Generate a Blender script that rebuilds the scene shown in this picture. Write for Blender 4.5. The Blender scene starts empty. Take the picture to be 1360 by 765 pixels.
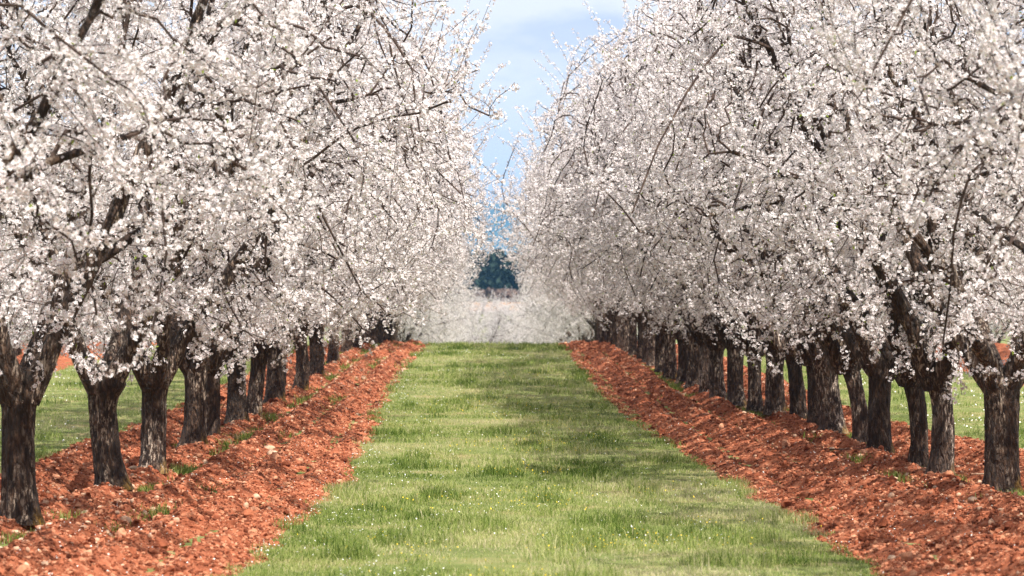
import bpy, math, random
import numpy as np
from mathutils import Vector, Euler

SC = bpy.context.scene
COL = SC.collection
rad = math.radians

# ------------------------------------------------------------------ camera
EYE = 1.65
cam_d = bpy.data.cameras.new("camera")
cam = bpy.data.objects.new("camera", cam_d)
COL.objects.link(cam)
cam.location = (0, 0, EYE)
cam_d.sensor_width = 36.0
cam_d.lens = 92.6
# level horizon a little below the middle, rows converging a little left of it
cam.rotation_euler = Euler((rad(90 + 0.286), 0, rad(-0.41)), 'XYZ')
cam_d.clip_start = 0.2
cam_d.clip_end = 20000
cam_d.dof.use_dof = True
cam_d.dof.focus_distance = 27.0
cam_d.dof.aperture_fstop = 4.2
SC.camera = cam

# ------------------------------------------------------------------ light
SUN_EL, SUN_AZ = rad(55), rad(150)           # azimuth clockwise from +Y (view direction)
sun_dir = Vector((math.sin(SUN_AZ) * math.cos(SUN_EL), math.cos(SUN_AZ) * math.cos(SUN_EL), math.sin(SUN_EL)))
sl = bpy.data.lights.new("sun", 'SUN')
sl.energy = 5.0
sl.angle = rad(0.6)
sl.color = (1.0, 0.945, 0.87)
sun = bpy.data.objects.new("sun", sl)
sun.rotation_euler = sun_dir.to_track_quat('Z', 'Y').to_euler()
sun.location = (40, -10, 60)
COL.objects.link(sun)

W = bpy.data.worlds.new("World")
SC.world = W
W.use_nodes = True
nt = W.node_tree
nt.nodes.clear()
N, Lk = nt.nodes.new, nt.links.new
out = N('ShaderNodeOutputWorld'); bg = N('ShaderNodeBackground')
sky = N('ShaderNodeTexSky'); sky.sky_type = 'NISHITA'; sky.sun_disc = False
sky.sun_elevation = SUN_EL; sky.sun_rotation = SUN_AZ
sky.air_density = 1.0; sky.dust_density = .6; sky.ozone_density = 2.0
tc = N('ShaderNodeTexCoord'); mp = N('ShaderNodeMapping')
mp.inputs['Scale'].default_value = (6.0, 6.0, 20.0); mp.inputs['Location'].default_value = (1.7, .4, 2.3)
cn = N('ShaderNodeTexNoise'); cn.inputs['Scale'].default_value = 1.6
cn.inputs['Detail'].default_value = 7; cn.inputs['Roughness'].default_value = 0.55
cr = N('ShaderNodeValToRGB')
cr.color_ramp.elements[0].position = 0.30; cr.color_ramp.elements[0].color = (0, 0, 0, 1)
cr.color_ramp.elements[1].position = 0.54; cr.color_ramp.elements[1].color = (1, 1, 1, 1)
mx = N('ShaderNodeMix'); mx.data_type = 'RGBA'
mx.inputs['B'].default_value = (7.2, 7.05, 7.15, 1)
Lk(tc.outputs['Generated'], mp.inputs['Vector']); Lk(mp.outputs[0], cn.inputs['Vector'])
Lk(cn.outputs['Fac'], cr.inputs['Fac']); sz = N('ShaderNodeSeparateXYZ'); Lk(tc.outputs['Generated'], sz.inputs[0])
bank = N('ShaderNodeValToRGB')
be = bank.color_ramp.elements
be[0].position = .055; be[0].color = (.95, .95, .95, 1)
be[1].position = .16; be[1].color = (0, 0, 0, 1)
bw = N('ShaderNodeMath'); bw.operation = 'MULTIPLY_ADD'; bw.inputs[1].default_value = .05
Lk(cn.outputs['Fac'], bw.inputs[0]); Lk(sz.outputs['Z'], bw.inputs[2])
bs = N('ShaderNodeMath'); bs.operation = 'SUBTRACT'; bs.inputs[1].default_value = .025
Lk(bw.outputs[0], bs.inputs[0]); Lk(bs.outputs[0], bank.inputs['Fac'])
mxx = N('ShaderNodeMath'); mxx.operation = 'MAXIMUM'
Lk(cr.outputs['Color'], mxx.inputs[0]); Lk(bank.outputs['Color'], mxx.inputs[1]); Lk(mxx.outputs[0], mx.inputs['Factor'])
sm = N('ShaderNodeMix'); sm.data_type = 'RGBA'; sm.blend_type = 'MULTIPLY'; sm.inputs['Factor'].default_value = 1
sm.inputs['B'].default_value = (.74, .66, .84, 1)
Lk(sky.outputs[0], sm.inputs['A']); Lk(sm.outputs['Result'], mx.inputs['A']); Lk(mx.outputs['Result'], bg.inputs['Color'])
bg.inputs['Strength'].default_value = 0.085
Lk(bg.outputs[0], out.inputs['Surface'])

vs = SC.view_settings
vs.view_transform = 'Standard'; vs.look = 'None'; vs.gamma = 1.0; vs.use_curve_mapping = False
vs.exposure = 0.86

cy = SC.cycles
cy.max_bounces = 7; cy.diffuse_bounces = 2; cy.glossy_bounces = 2; cy.transmission_bounces = 4
cy.transparent_max_bounces = 4; cy.volume_bounces = 0
cy.caustics_reflective = False; cy.caustics_refractive = False
cy.sample_clamp_indirect = 6.0
cy.use_adaptive_sampling = True

# ------------------------------------------------------------------ noise
def _hash(ix, iy, iz, seed):
    h = (ix.astype(np.int64) * 374761393 + iy.astype(np.int64) * 668265263 + iz.astype(np.int64) * 2147483647 + seed * 1274126177)
    h = (h ^ (h >> 13)) * 1274126177
    h = h ^ (h >> 16)
    return (h & 0xFFFFFF).astype(np.float64) / 0xFFFFFF

def vnoise(x, y, z=None, seed=0):
    x = np.asarray(x, float); y = np.asarray(y, float)
    z = np.zeros_like(x) if z is None else np.asarray(z, float)
    ix, iy, iz = np.floor(x), np.floor(y), np.floor(z)
    fx, fy, fz = x - ix, y - iy, z - iz
    fx, fy, fz = (f * f * (3 - 2 * f) for f in (fx, fy, fz))
    r = 0
    for a in (0, 1):
        for b in (0, 1):
            for c in (0, 1):
                w = (fx if a else 1 - fx) * (fy if b else 1 - fy) * (fz if c else 1 - fz)
                r = r + w * _hash(ix + a, iy + b, iz + c, seed)
    return r

def fbm(x, y, z=None, seed=0, oct=4, gain=0.5):
    s, a, t, f = 0, 1.0, 0, 1.0
    for o in range(oct):
        s = s + a * vnoise(np.asarray(x) * f, np.asarray(y) * f, None if z is None else np.asarray(z) * f, seed + o * 17)
        t += a; a *= gain; f *= 2.03
    return s / t

# ------------------------------------------------------------------ terrain
_P = [(-60, .15), (0, .1), (10, .05), (16, 0), (26, -.22), (40, -.2), (52, -.01), (73, .34), (77, .36), (85, .22), (100, -.6), (130, -2.2),
      (170, -3.8), (210, -4.6), (250, -4.7), (300, -3.5), (380, -.5), (420, .6), (480, 1.0), (520, 1.3), (620, 2.2), (800, 4), (2000, 10), (9000, 40)]
_ty = np.arange(-60, 9000, .25)
_tz = np.interp(_ty, *zip(*_P))
_k = np.hanning(33); _k /= _k.sum()
_tz = np.convolve(np.pad(_tz, 16, mode='edge'), _k, 'valid')

def ground_z(x, y):
    x = np.asarray(x, float); y = np.asarray(y, float)
    base = np.interp(y, _ty, _tz)
    near = np.clip(1 - np.abs(y - 40) / 90, 0, 1)
    return base + near * 0.05 * (fbm(x * .7, y * .7, seed=5, oct=3) - .5)

def gz(x, y):
    return float(ground_z(np.array([x]), np.array([y]))[0])

# inner and outer edges of the two bare strips beside the grass lane
def edge_noise(y, seed):
    return .22 * (fbm(y * 1.3, y * 0 + 8.1, seed=seed + 5, oct=3) - .5) + 0.16 * (fbm(y * .55, y * 0 + 3.3, seed=seed, oct=3) - .5) + .16 * (fbm(y * 2.6, y * 0 + 1.7, seed=seed + 3, oct=2) - .5)

def left_inner(y):
    return np.interp(y, [0, 16, 26, 40, 52, 73, 90], [-1.6, -1.6, -1.45, -1.77, -1.98, -1.96, -1.96]) + edge_noise(y, 11)
def left_outer(y):
    return np.interp(y, [0, 90], [-5.35, -5.35]) + edge_noise(y, 12)
def right_inner(y):
    return np.interp(y, [0, 16, 26, 40, 52, 73, 90], [2.3, 2.3, 2.46, 2.13, 1.95, 1.94, 1.94]) + edge_noise(y, 13)
def right_outer(y):
    return np.interp(y, [0, 30, 45, 90], [6.7, 6.6, 5.9, 5.6]) + edge_noise(y, 14)
def row2l_inner(y): return np.full_like(y, -9.7) + edge_noise(y, 15)
def row2l_outer(y): return np.full_like(y, -14.2) + edge_noise(y, 16)
def row2r_inner(y): return np.full_like(y, 10.3) + edge_noise(y, 17)
def row2r_outer(y): return np.full_like(y, 15.0) + edge_noise(y, 18)

# ------------------------------------------------------------------ mesh helpers
def mesh_np(name, verts, faces, mats=(), mat_idx=None, attrs=None, smooth=False):
    """faces: one (n,k) int array or a list of such arrays"""
    if not isinstance(faces, (list, tuple)):
        faces = [faces]
    faces = [np.asarray(f, np.int32) for f in faces if len(f)]
    me = bpy.data.meshes.new(name)
    verts = np.asarray(verts, np.float32)
    me.vertices.add(len(verts)); me.vertices.foreach_set('co', verts.ravel())
    li = np.concatenate([f.ravel() for f in faces])
    tot = np.concatenate([np.full(len(f), f.shape[1], np.int32) for f in faces])
    start = np.concatenate([[0], np.cumsum(tot)[:-1]]).astype(np.int32)
    me.loops.add(len(li)); me.loops.foreach_set('vertex_index', li)
    me.polygons.add(len(tot)); me.polygons.foreach_set('loop_start', start)
    for m in mats:
        me.materials.append(m)
    if mat_idx is not None:
        me.polygons.foreach_set('material_index', np.asarray(mat_idx, np.int32))
    me.polygons.foreach_set('use_smooth', np.full(len(tot), bool(smooth)))
    for k, v in (attrs or {}).items():
        a = me.attributes.new(k, 'FLOAT', 'POINT')
        a.data.foreach_set('value', np.asarray(v, np.float32))
    me.update(calc_edges=True)
    return me

def put(name, me, parent=None, loc=(0, 0, 0)):
    o = bpy.data.objects.new(name, me)
    COL.objects.link(o)
    o.location = loc
    if parent is not None:
        o.parent = parent
    return o

def tag(o, label=None, cat=None, group=None, kind=None):
    if label: o['label'] = label
    if cat: o['category'] = cat
    if group: o['group'] = group
    if kind: o['kind'] = kind
    return o

def grid_faces(nu, nv):
    i = np.arange(nu * nv).reshape(nu, nv)
    return np.stack([i[:-1, :-1], i[:-1, 1:], i[1:, 1:], i[1:, :-1]], -1).reshape(-1, 4)

def tube(pts, radii, sides):
    """vertices and quad faces of a tapering tube along a polyline"""
    pts = np.asarray(pts, float); radii = np.asarray(radii, float)
    n = len(pts)
    t = np.gradient(pts, axis=0)
    t /= np.linalg.norm(t, axis=1, keepdims=True) + 1e-9
    ref = np.array([0.31, 0.2, 0.93]) if abs(t[:, 2]).mean() < .85 else np.array([1.0, .1, 0])
    a = np.cross(t, ref); a /= np.linalg.norm(a, axis=1, keepdims=True) + 1e-9
    b = np.cross(t, a)
    ang = np.arange(sides) / sides * 2 * math.pi
    v = pts[:, None, :] + radii[:, None, None] * (np.cos(ang)[None, :, None] * a[:, None, :] + np.sin(ang)[None, :, None] * b[:, None, :])
    i = np.arange(n * sides).reshape(n, sides)
    j = np.roll(i, -1, axis=1)
    f = np.stack([i[:-1], j[:-1], j[1:], i[1:]], -1).reshape(-1, 4)
    return v.reshape(-1, 3), f

def join_tubes(lst):
    V, F, o = [], [], 0
    for v, f in lst:
        V.append(v); F.append(f + o); o += len(v)
    return np.concatenate(V), np.concatenate(F)

# ------------------------------------------------------------------ materials
def new_mat(name):
    m = bpy.data.materials.new(name)
    m.use_nodes = True
    m.node_tree.nodes.clear()
    nt = m.node_tree
    o = nt.nodes.new('ShaderNodeOutputMaterial')
    return m, nt, nt.nodes.new, nt.links.new, o

def ramp(N, stops):
    r = N('ShaderNodeValToRGB')
    e = r.color_ramp.elements
    while len(e) < len(stops):
        e.new(0.5)
    for el, (p, c) in zip(e, stops):
        el.position = p; el.color = (*c, 1)
    return r

def noise(N, L, vec, scale, detail=4, rough=.55):
    n = N('ShaderNodeTexNoise'); n.inputs['Scale'].default_value = scale
    n.inputs['Detail'].default_value = detail; n.inputs['Roughness'].default_value = rough
    L(vec, n.inputs['Vector'])
    return n

def mat_blossom():
    m, nt, N, L, o = new_mat('almond_blossom')
    at = N('ShaderNodeAttribute'); at.attribute_name = 'rad'
    r = ramp(N, [(0.0, (.16, .07, .02)), (.13, (.38, .13, .12)), (.27, (.72, .60, .60)), (.45, (.84, .815, .815)), (1.0, (.865, .85, .85))])
    L(at.outputs['Fac'], r.inputs['Fac'])
    d = N('ShaderNodeBsdfDiffuse'); t = N('ShaderNodeBsdfTranslucent')
    L(r.outputs[0], d.inputs['Color']); L(r.outputs[0], t.inputs['Color'])
    s = N('ShaderNodeMixShader'); s.inputs[0].default_value = 0.36
    L(d.outputs[0], s.inputs[1]); L(t.outputs[0], s.inputs[2]); L(s.outputs[0], o.inputs['Surface'])
    return m

def mat_leaf():
    m, nt, N, L, o = new_mat('young_leaf')
    d = N('ShaderNodeBsdfDiffuse'); t = N('ShaderNodeBsdfTranslucent')
    d.inputs['Color'].default_value = (.20, .27, .05, 1); t.inputs['Color'].default_value = (.30, .36, .05, 1)
    s = N('ShaderNodeMixShader'); s.inputs[0].default_value = 0.4
    L(d.outputs[0], s.inputs[1]); L(t.outputs[0], s.inputs[2]); L(s.outputs[0], o.inputs['Surface'])
    return m

def mat_twig():
    m, nt, N, L, o = new_mat('twig_bark')
    p = N('ShaderNodeBsdfPrincipled'); p.inputs['Roughness'].default_value = .85
    g = N('ShaderNodeNewGeometry'); n = noise(N, L, g.outputs['Position'], 9, 3)
    r = ramp(N, [(.35, (.026, .014, .010)), (.6, (.055, .032, .022)), (.78, (.12, .08, .055))])
    L(n.outputs['Fac'], r.inputs['Fac']); L(r.outputs[0], p.inputs['Base Color']); L(p.outputs[0], o.inputs['Surface'])
    return m

def mat_bark(lichen=True):
    m, nt, N, L, o = new_mat('almond_bark' if lichen else 'limb_bark')
    p = N('ShaderNodeBsdfPrincipled'); p.inputs['Roughness'].default_value = .82
    tc = N('ShaderNodeTexCoord'); mp = N('ShaderNodeMapping'); mp.inputs['Scale'].default_value = (1, 1, .28)
    oi = N('ShaderNodeObjectInfo')
    ad = N('ShaderNodeVectorMath'); ad.operation = 'ADD'
    sc = N('ShaderNodeVectorMath'); sc.operation = 'SCALE'; sc.inputs['Scale'].default_value = 40
    cmb = N('ShaderNodeCombineXYZ')
    L(oi.outputs['Random'], cmb.inputs[0]); L(oi.outputs['Random'], cmb.inputs[2]); L(cmb.outputs[0], sc.inputs[0])
    L(tc.outputs['Object'], ad.inputs[0]); L(sc.outputs[0], ad.inputs[1]); L(ad.outputs[0], mp.inputs['Vector'])
    vo = N('ShaderNodeTexVoronoi'); vo.feature = 'DISTANCE_TO_EDGE'; vo.inputs['Scale'].default_value = 26
    wob = noise(N, L, mp.outputs[0], 14, 4)
    wm = N('ShaderNodeMix'); wm.data_type = 'VECTOR'; wm.inputs['Factor'].default_value = .07
    L(mp.outputs[0], wm.inputs['A']); L(wob.outputs['Color'], wm.inputs['B']); L(wm.outputs['Result'], vo.inputs['Vector'])
    n1 = noise(N, L, mp.outputs[0], 30, 6, .65)
    base = ramp(N, [(.34, (.008, .004, .002)), (.52, (.036, .018, .010)), (.70, (.115, .066, .040))])
    L(n1.outputs['Fac'], base.inputs['Fac'])
    # pale grey flakes of loose bark and lichen
    n2 = noise(N, L, mp.outputs[0], 34, 5, .7)
    fl = ramp(N, [(.525, (0, 0, 0)), (.59, (1, 1, 1))])
    L(n2.outputs['Fac'], fl.inputs['Fac'])
    n3 = noise(N, L, mp.outputs[0], 5, 2, .5)
    fl2 = ramp(N, [(.44, (0, 0, 0)), (.60, (1, 1, 1))]); L(n3.outputs['Fac'], fl2.inputs['Fac'])
    mul = N('ShaderNodeMath'); mul.operation = 'MULTIPLY'; L(fl.outputs[0], mul.inputs[0]); L(fl2.outputs[0], mul.inputs[1])
    mx = N('ShaderNodeMix'); mx.data_type = 'RGBA'; mx.inputs['B'].default_value = (.38, .30, .235, 1)
    L(mul.outputs[0], mx.inputs['Factor']); L(base.outputs[0], mx.inputs['A'])
    # ochre lichen low on the sunny side, red earth splashed on the foot
    sx = N('ShaderNodeSeparateXYZ'); L(tc.outputs['Object'], sx.inputs[0])
    mr = N('ShaderNodeMapRange'); mr.inputs['From Min'].default_value = .42; mr.inputs['From Max'].default_value = .05
    L(sx.outputs['Z'], mr.inputs['Value'])
    mr2 = N('ShaderNodeMapRange'); mr2.inputs['From Min'].default_value = .02; mr2.inputs['From Max'].default_value = .13
    L(sx.outputs['X'], mr2.inputs['Value'])
    m2 = N('ShaderNodeMath'); m2.operation = 'MULTIPLY'; L(mr.outputs[0], m2.inputs[0]); L(mr2.outputs[0], m2.inputs[1])
    n4 = noise(N, L, mp.outputs[0], 22, 5, .7)
    m3 = N('ShaderNodeMath'); m3.operation = 'MULTIPLY'; L(m2.outputs[0], m3.inputs[0]); L(n4.outputs['Fac'], m3.inputs[1])
    f3 = ramp(N, [(.28, (0, 0, 0)), (.58, (1, 1, 1))]); L(m3.outputs[0], f3.inputs['Fac'])
    mx2 = N('ShaderNodeMix'); mx2.data_type = 'RGBA'; mx2.inputs['B'].default_value = (.24, .135, .03, 1)
    L(f3.outputs[0], mx2.inputs['Factor']); L(mx.outputs['Result'], mx2.inputs['A'])
    hs = N('ShaderNodeHueSaturation')
    v1 = N('ShaderNodeMapRange'); v1.inputs['To Min'].default_value = .65; v1.inputs['To Max'].default_value = 1.75
    L(oi.outputs['Random'], v1.inputs['Value']); L(v1.outputs[0], hs.inputs['Value'])
    v2 = N('ShaderNodeMapRange'); v2.inputs['To Min'].default_value = 1.25; v2.inputs['To Max'].default_value = .85
    L(oi.outputs['Random'], v2.inputs['Value']); L(v2.outputs[0], hs.inputs['Saturation'])
    L((mx2 if lichen else mx).outputs['Result'], hs.inputs['Color']); L(hs.outputs[0], p.inputs['Base Color'])
    bm = N('ShaderNodeBump'); bm.inputs['Strength'].default_value = 1.0; bm.inputs['Distance'].default_value = .06
    mm = N('ShaderNodeMath'); mm.operation = 'MULTIPLY_ADD'; mm.inputs[1].default_value = 1.6
    L(vo.outputs['Distance'], mm.inputs[0]); L(n1.outputs['Fac'], mm.inputs[2]); L(mm.outputs[0], bm.inputs['Height'])
    L(bm.outputs[0], p.inputs['Normal']); L(p.outputs[0], o.inputs['Surface'])
    return m

def mat_soil(clod=False):
    m, nt, N, L, o = new_mat('red_clod' if clod else 'red_earth')
    p = N('ShaderNodeBsdfPrincipled'); p.inputs['Roughness'].default_value = .95
    p.inputs['Specular IOR Level'].default_value = .2
    g = N('ShaderNodeNewGeometry')
    n1 = noise(N, L, g.outputs['Position'], 9, 6, .65)
    r = ramp(N, [(.24, (.100, .027, .013)), (.42, (.24, .070, .032)), (.58, (.39, .130, .064)), (.78, (.56, .28, .165))])
    if clod:
        at = N('ShaderNodeAttribute'); at.attribute_name = 'tint'
        ma = N('ShaderNodeMath'); ma.operation = 'MULTIPLY_ADD'; ma.inputs[1].default_value = .5
        mb = N('ShaderNodeMath'); mb.operation = 'MULTIPLY'; mb.inputs[1].default_value = .55
        L(n1.outputs['Fac'], mb.inputs[0]); L(at.outputs['Fac'], ma.inputs[0]); L(mb.outputs[0], ma.inputs[2]); L(ma.outputs[0], r.inputs['Fac'])
    else:
        L(n1.outputs['Fac'], r.inputs['Fac'])
    L(r.outputs[0], p.inputs['Base Color'])
    n2 = noise(N, L, g.outputs['Position'], 45, 5, .7)
    bm = N('ShaderNodeBump'); bm.inputs['Strength'].default_value = .8; bm.inputs['Distance'].default_value = .02
    L(n2.outputs['Fac'], bm.inputs['Height']); L(bm.outputs[0], p.inputs['Normal']); L(p.outputs[0], o.inputs['Surface'])
    return m

def mat_stone():
    m, nt, N, L, o = new_mat('pale_stone')
    p = N('ShaderNodeBsdfPrincipled'); p.inputs['Roughness'].default_value = .9
    g = N('ShaderNodeNewGeometry')
    n1 = noise(N, L, g.outputs['Position'], 14, 5, .65)
    r = ramp(N, [(.3, (.40, .19, .11)), (.55, (.54, .36, .24)), (.75, (.64, .51, .38))])
    L(n1.outputs['Fac'], r.inputs['Fac']); L(r.outputs[0], p.inputs['Base Color'])
    bm = N('ShaderNodeBump'); bm.inputs['Strength'].default_value = .5; bm.inputs['Distance'].default_value = .01
    L(n1.outputs['Fac'], bm.inputs['Height']); L(bm.outputs[0], p.inputs['Normal']); L(p.outputs[0], o.inputs['Surface'])
    return m

def mat_turf():
    m, nt, N, L, o = new_mat('turf')
    p = N('ShaderNodeBsdfPrincipled'); p.inputs['Roughness'].default_value = .95
    p.inputs['Specular IOR Level'].default_value = .1
    g = N('ShaderNodeNewGeometry')
    n1 = noise(N, L, g.outputs['Position'], 1.1, 7, .65)
    r = ramp(N, [(.3, (.10, .13, .035)), (.5, (.17, .20, .065)), (.62, (.27, .24, .11)), (.74, (.33, .24, .13))])
    L(n1.outputs['Fac'], r.inputs['Fac']); L(r.outputs[0], p.inputs['Base Color'])
    n2 = noise(N, L, g.outputs['Position'], 30, 5, .7)
    bm = N('ShaderNodeBump'); bm.inputs['Strength'].default_value = .8; bm.inputs['Distance'].default_value = .03
    L(n2.outputs['Fac'], bm.inputs['Height']); L(bm.outputs[0], p.inputs['Normal']); L(p.outputs[0], o.inputs['Surface'])
    return m

def mat_blade():
    m, nt, N, L, o = new_mat('grass_blade')
    at = N('ShaderNodeAttribute'); at.attribute_name = 'tint'
    r = ramp(N, [(0, (.070, .125, .022)), (.25, (.185, .26, .055)), (.5, (.36, .42, .13)), (.78, (.54, .54, .26)), (1, (.64, .57, .36))])
    L(at.outputs['Fac'], r.inputs['Fac'])
    d = N('ShaderNodeBsdfDiffuse'); t = N('ShaderNodeBsdfTranslucent')
    L(r.outputs[0], d.inputs['Color']); L(r.outputs[0], t.inputs['Color'])
    s = N('ShaderNodeMixShader'); s.inputs[0].default_value = .5
    L(d.outputs[0], s.inputs[1]); L(t.outputs[0], s.inputs[2]); L(s.outputs[0], o.inputs['Surface'])
    return m

def mat_plain(name, col, rough=.9, scale=0, var=.3):
    m, nt, N, L, o = new_mat(name)
    p = N('ShaderNodeBsdfPrincipled'); p.inputs['Roughness'].default_value = rough
    p.inputs['Specular IOR Level'].default_value = .15
    if scale:
        g = N('ShaderNodeNewGeometry'); n = noise(N, L, g.outputs['Position'], scale, 5, .6)
        r = ramp(N, [(.3, tuple(c * (1 - var) for c in col)), (.7, tuple(min(1, c * (1 + var)) for c in col))])
        L(n.outputs['Fac'], r.inputs['Fac']); L(r.outputs[0], p.inputs['Base Color'])
    else:
        p.inputs['Base Color'].default_value = (*col, 1)
    L(p.outputs[0], o.inputs['Surface'])
    return m

M_BLOSSOM, M_LEAF, M_TWIG, M_BARK, M_LIMB = mat_blossom(), mat_leaf(), mat_twig(), mat_bark(), mat_bark(False)
M_SOIL, M_CLOD, M_STONE, M_TURF, M_BLADE = mat_soil(), mat_soil(True), mat_stone(), mat_turf(), mat_blade()
M_DAISY = mat_plain('white_petal', (.72, .72, .68))
M_YELLOW = mat_plain('yellow_petal', (.70, .50, .04))
M_FIELD = mat_plain('dry_field', (.36, .20, .10), scale=.05)
M_HILL = mat_plain('wooded_hill', (.05, .075, .04), scale=.004, var=.5)
M_WOOD = mat_plain('dark_wood_leaf', (.022, .038, .030), scale=.15, var=.45)
M_BRUSH = mat_plain('bare_brush', (.16, .12, .10), scale=.4, var=.4)

# ------------------------------------------------------------------ ground
def spread(a, b, step, far):
    return np.arange(a, b, step)
gx = np.unique(np.concatenate([-np.geomspace(26, 5200, 34)[::-1], np.arange(-26, 26.01, .3), np.geomspace(26, 5200, 34)]))
gy = np.unique(np.concatenate([np.arange(-50, 10, 2.0), np.arange(10, 90, .3), np.geomspace(90, 8600, 110)]))
GX, GY = np.meshgrid(gx, gy, indexing='ij')
GZ = ground_z(GX, GY)
ground = put('ground', mesh_np('ground', np.stack([GX, GY, GZ], -1).reshape(-1, 3), grid_faces(len(gx), len(gy))[:, ::-1], [M_TURF], smooth=True))
tag(ground, 'green turf ground running under the almond rows', kind='structure')

def soil_profile(x, y, e0, e1, seed):
    """height of the worked earth over the turf: lumpy, in faint furrows, running out raggedly at the edges"""
    lo, hi = np.minimum(e0, e1), np.maximum(e0, e1)
    inside = np.minimum(x - lo, hi - x)
    rag = .10 * (fbm(x * 5, y * 5, seed=seed, oct=3) - .5)
    m = np.clip((inside + rag) / .35, -1, 1)
    lump = .10 * (fbm(x * 3.2, y * 3.2, seed=seed + 1, oct=5, gain=.62) - .5)
    lump = lump + .075 * (fbm(x * 13, y * 11, seed=seed + 7, oct=2) - .5)
    fur = .065 * np.sin((x + .12 * fbm(x * .4, y * .4, seed=seed + 2, oct=2)) * 2 * math.pi / .62)
    return m * .055 + np.clip(m, 0, 1) * (lump + fur)

def soil_strip(name, inner, outer, y0, y1, dx, dy0, dy1, seed, label):
    ys = [y0]
    while ys[-1] < y1:
        ys.append(ys[-1] + np.interp(ys[-1], [15, 75], [dy0, dy1]))
    ys = np.array(ys)
    w = np.abs(outer(ys) - inner(ys)).max() + .5
    n = int(w / dx)
    u = np.linspace(0, 1, n)
    e0, e1 = inner(ys), outer(ys)
    lo, hi = np.minimum(e0, e1) - .22, np.maximum(e0, e1) + .22
    X = lo[None, :] + u[:, None] * (hi - lo)[None, :]
    Y = np.repeat(ys[None, :], n, 0)
    Z = ground_z(X, Y) + soil_profile(X, Y, e0[None, :], e1[None, :], seed)
    o = put(name, mesh_np(name, np.stack([X, Y, Z], -1).reshape(-1, 3), grid_faces(n, len(ys))[:, ::-1], [M_SOIL], smooth=True))
    tag(o, label, kind='structure')
    return o

soil_strip('soil', left_inner, left_outer, 9, 92, .032, .035, .15, 31, 'strip of tilled red earth under the left almond row')
soil_strip('soil', right_inner, right_outer, 9, 92, .032, .035, .15, 41, 'strip of tilled red earth under the right almond row')
soil_strip('soil', row2l_inner, row2l_outer, 30, 92, .12, .2, .3, 51, 'red earth under the next almond row to the left')
soil_strip('soil', row2r_inner, row2r_outer, 30, 92, .12, .2, .3, 61, 'red earth under the next almond row to the right')

# far field beyond the orchard
fx = np.linspace(-120, 140, 30); fy = np.linspace(395, 505, 30)
FX, FY = np.meshgrid(fx, fy, indexing='ij')
tag(put('field', mesh_np('field', np.stack([FX, FY, ground_z(FX, FY) + .25], -1).reshape(-1, 3), grid_faces(30, 30)[:, ::-1], [M_FIELD], smooth=True)),
    'ochre stubble field beyond the orchard', kind='structure')

# blue mountain on the horizon
hx = np.linspace(-4200, 4200, 140); hy = np.linspace(5700, 6900, 50)
HX, HY = np.meshgrid(hx, hy, indexing='ij')
prof = np.exp(-((HY - 6300) / 330) ** 2)
ridge = 214 + 60 * (fbm(HX / 900, HX * 0 + .5, seed=71, oct=3) - .5) - .006 * HX
HZ = 20 + prof * ridge * (1 + .16 * (fbm(HX / 400, HY / 400, seed=72, oct=4) - .5) * (1 - prof ** 4))
HZ[:, 0] = HZ[:, -1] = 5; HZ[0] = HZ[-1] = 5
tag(put('mountain', mesh_np('mountain', np.stack([HX, HY, HZ], -1).reshape(-1, 3), grid_faces(140, 50)[:, ::-1], [M_HILL], smooth=True)),
    'long blue mountain ridge on the horizon', kind='structure')

# ------------------------------------------------------------------ almond trees
FORK = 1.08           # height at which the trunk divides

def bez(a, b, c, n):
    t = np.linspace(0, 1, n)[:, None]
    return (1 - t) ** 2 * a + 2 * t * (1 - t) * b + t ** 2 * c

def flowers_mesh(pos, nrm, size, rng):
    n = len(pos)
    T = np.zeros((16, 3)); R = np.zeros(16)
    for k in range(5):
        a = k * 2 * math.pi / 5
        for j, (da, rr, zz) in enumerate(((-.56, .66, .16), (0, 1.0, .26), (.56, .66, .16))):
            T[1 + k * 3 + j] = (math.cos(a + da) * rr, math.sin(a + da) * rr, zz)
            R[1 + k * 3 + j] = rr
    Fq = np.array([[0, 1 + 3 * k, 2 + 3 * k, 3 + 3 * k] for k in range(5)])
    nrm = nrm / (np.linalg.norm(nrm, axis=1, keepdims=True) + 1e-9)
    rv = rng.normal(size=(n, 3))
    a = np.cross(nrm, rv); a /= np.linalg.norm(a, axis=1, keepdims=True) + 1e-9
    b = np.cross(nrm, a)
    Tn = np.repeat(T[None], n, 0) * size[:, None, None]
    Tn[:, :, 2] *= rng.uniform(.2, 2.2, n)[:, None]
    V = pos[:, None, :] + Tn[:, :, :1] * a[:, None, :] + Tn[:, :, 1:2] * b[:, None, :] + Tn[:, :, 2:3] * nrm[:, None, :]
    F = (Fq[None] + (np.arange(n) * 16)[:, None, None]).reshape(-1, 4)
    return V.reshape(-1, 3), F, np.tile(R, n)

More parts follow.
